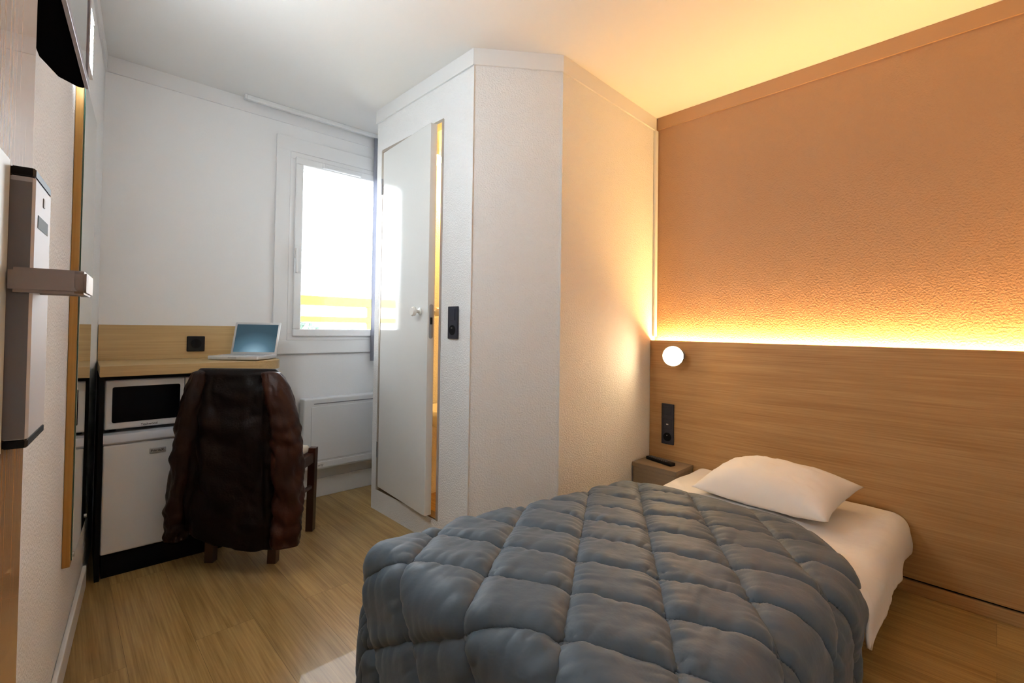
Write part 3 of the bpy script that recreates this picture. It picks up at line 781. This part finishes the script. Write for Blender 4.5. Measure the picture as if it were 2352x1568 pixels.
pw.rotation_quaternion = R.to_quaternion()
tag(pw, 'plump white pillow lying on the sheet at the head of the bed', 'pillow')

# ------------------------------------------------------------------ chair
CX, CY = -1.19, 2.13
ch_ = bpy.data.objects.new('chair', None); COL.objects.link(ch_); ch_.location = (CX, CY, 0); ch_.rotation_euler = (0, 0, math.radians(0))
tag(ch_, 'dark stained wooden chair with cream seat pushed in at the desk', 'chair')
def bar(pts, w, d_, name, m=M_chair, bev=0.004):
    mb = MB()
    rings = []
    for (x, y, z) in pts:
        rings.append([mb.bm.verts.new((x + sx * w / 2, y + sy * d_ / 2, z)) for sx, sy in ((-1, -1), (1, -1), (1, 1), (-1, 1))])
    fs = [mb.bm.faces.new(rings[0]), mb.bm.faces.new(rings[-1][::-1])]
    for A, B in zip(rings, rings[1:]):
        for k in range(4): fs.append(mb.bm.faces.new((A[k], A[(k + 1) % 4], B[(k + 1) % 4], B[k])))
    bmesh.ops.recalc_face_normals(mb.bm, faces=fs)
    return mb.build(name, m, ch_)
for s in (-1, 1):
    bar([(s * 0.140, 0.0, 0.0005), (s * 0.145, 0.015, 0.40), (s * 0.160, -0.03, 0.62), (s * 0.168, -0.075, 0.842)], 0.038, 0.034, 'back_leg')
    bar([(s * 0.165, 0.335, 0.0005), (s * 0.172, 0.335, 0.43)], 0.036, 0.036, 'front_leg')
    MB().box(min(s * 0.14, s * 0.172) - .01, max(s * 0.14, s * 0.172) + .01, 0.02, 0.33, 0.355, 0.405, .003).build('side_rail', M_chair, ch_)
    MB().cyl((s * 0.145, 0.01, 0.23), (s * 0.168, 0.33, 0.23), 0.011).build('stretcher', M_chair, ch_)
MB().box(-0.17, 0.17, 0.325, 0.348, 0.35, 0.405, 0.004).build('front_rail', M_chair, ch_)
MB().box(-0.14, 0.14, -0.005, 0.018, 0.355, 0.405, 0.004).build('back_rail', M_chair, ch_)
MB().box(-0.155, 0.155, 0.02, 0.335, 0.406, 0.445, 0.015, 4).build('seat_cushion', M_cushion, ch_, angle=50)
for i in range(3): MB().box(-0.16, 0.16, -0.085 + i * .018, -0.065 + i * .018, 0.80 - i * .1, 0.845 - i * .1, 0.006).build('back_slat', M_chair, ch_)

# ------------------------------------------------------------------ leather jacket over the chair back
jk = bpy.data.objects.new('leather_jacket', None); COL.objects.link(jk); jk.location = (CX, CY - 0.06, 0)
tag(jk, 'dark brown leather jacket hung over the chair back', 'jacket')
def lerp_tab(tab, z):
    for (z0, *a), (z1, *b2) in zip(tab, tab[1:]):
        if z0 >= z >= z1:
            t_ = (z0 - z) / (z0 - z1); t_ = t_ * t_ * (3 - 2 * t_) * .35 + t_ * .65
            return [p + (q - p) * t_ for p, q in zip(a, b2)]
    return list(tab[-1][1:]) if z < tab[-1][0] else list(tab[0][1:])
# z: centre x, half width, front(back of chair, towards camera) depth, rear depth
body_tab = [(0.868, 0.000, 0.165, 0.020, 0.020), (0.850, 0.0, 0.182, 0.038, 0.036), (0.78, 0.0, 0.198, 0.055, 0.05), (0.60, 0.008, 0.195, 0.075, 0.055),
            (0.40, 0.012, 0.206, 0.085, 0.05), (0.25, 0.015, 0.212, 0.088, 0.045), (0.17, 0.015, 0.212, 0.085, 0.04)]
def body_pt(u, v):
    hemz = 0.150 - 0.03 * math.cos(u * 2 * PI) + 0.022 * math.sin(u * 4 * PI + 1) + 0.02 * nz(u * 8, 0, 3)
    z = 0.868 + (hemz - 0.868) * v
    cx, hw, df, dr = lerp_tab(body_tab, z)
    a = u * 2 * PI; c, s = math.cos(a), math.sin(a)
    x = cx + hw * math.copysign(abs(c) ** 0.55, c)
    y = (df if s < 0 else dr) * math.copysign(abs(s) ** 0.75, s) * 1.0
    fold = 0.012 * nz(x * 16, z * 3.5, 2) + 0.010 * nz(x * 9 + z * 7, z * 9, 5) + 0.004 * nz(x * 38, z * 26, 9)
    seam = 0.010 * math.exp(-((abs(x) - 0.125 - (0.868 - z) * .05) / 0.014) ** 2)
    k = sm(0, 0.08, v)
    return Vector((x + fold * c * k, y + (fold * 1.4 * s - seam * (1 if s < 0 else 0) * (-1)) * k, z))
mb = MB(); mb.grid(body_pt, 150, 90)
vs = [v for v in mb.bm.verts]
bmesh.ops.remove_doubles(mb.bm, verts=vs, dist=0.0006)
rim = [e for e in mb.bm.edges if e.is_boundary and (e.verts[0].co.z + e.verts[1].co.z) / 2 > 0.8]
if rim: bmesh.ops.holes_fill(mb.bm, edges=rim, sides=0)
o = mb.build('jacket_body', M_leather, jk, smooth=True)
s_ = o.modifiers.new('thickness', 'SOLIDIFY'); s_.thickness = 0.004; s_.offset = -1
# collar roll along the top, in the lit leather tone as a painted edge highlight
MB().tube([(-0.172, 0.0, 0.862), (-0.11, -0.012, 0.862), (0, -0.016, 0.858), (0.11, -0.012, 0.852), (0.172, 0.0, 0.846)], [0.006, 0.008, 0.008, 0.008, 0.006]).build('collar', M_leather_lit, jk, smooth=True)
def sleeve(path, rad, flat, seed, m_s):
    mb = MB()
    P_ = [Vector(p) for p in path]
    nu, nv = 48, 90
    def fn(u, v):
        t_ = v * (len(P_) - 1); i = min(int(t_), len(P_) - 2); f_ = t_ - i
        p0, p1, p2, p3 = P_[max(i - 1, 0)], P_[i], P_[i + 1], P_[min(i + 2, len(P_) - 1)]
        c = 0.5 * ((2 * p1) + (-p0 + p2) * f_ + (2 * p0 - 5 * p1 + 4 * p2 - p3) * f_ * f_ + (-p0 + 3 * p1 - 3 * p2 + p3) * f_ ** 3)
        r_ = rad[i] + (rad[i + 1] - rad[i]) * f_; fl = flat[i] + (flat[i + 1] - flat[i]) * f_
        a = u * 2 * PI
        w = 0.007 * nz(math.cos(a) * 1.5, math.sin(a) * 1.5 + seed, c.z * 13) * (1 + v) + 0.0045 * nz(math.cos(a) * 4, c.z * 34 + math.sin(a) * 3, seed)
        w += 0.0042 * math.sin(c.z * 62 + 3.4 * math.cos(a + seed) + 7 * nz(c.z * 5, seed, 1)) * sm(0.2, 0.7, v)
        end = sm(0, 0.05, v)
        return c + Vector((math.cos(a) * (r_ + w) * end, math.sin(a) * (r_ * fl + w) * end, 0))
    mb.grid(fn, nu, nv)
    bmesh.ops.remove_doubles(mb.bm, verts=mb.bm.verts[:], dist=0.0006)
    o = mb.build('sleeve', m_s, jk, smooth=True)
    m_ = o.modifiers.new('thickness', 'SOLIDIFY'); m_.thickness = 0.003; m_.offset = -1
    return o
sleeve([(0.145, -0.012, 0.866), (0.182, -0.022, 0.79), (0.222, -0.03, 0.64), (0.238, -0.03, 0.48), (0.246, -0.035, 0.30), (0.240, -0.045, 0.13)], [0.030, 0.050, 0.056, 0.058, 0.058, 0.055], [1, 1.1, 1.15, 1.1, 1.0, 0.9], 1.0, M_leather_lit)
sleeve([(-0.150, -0.012, 0.866), (-0.168, -0.022, 0.78), (-0.190, -0.03, 0.62), (-0.208, -0.03, 0.46), (-0.228, -0.035, 0.28), (-0.232, -0.04, 0.14)], [0.026, 0.042, 0.048, 0.046, 0.044, 0.040], [1, 1.1, 1.15, 1.1, 1.0, 0.9], 4.0, M_leather_shade)
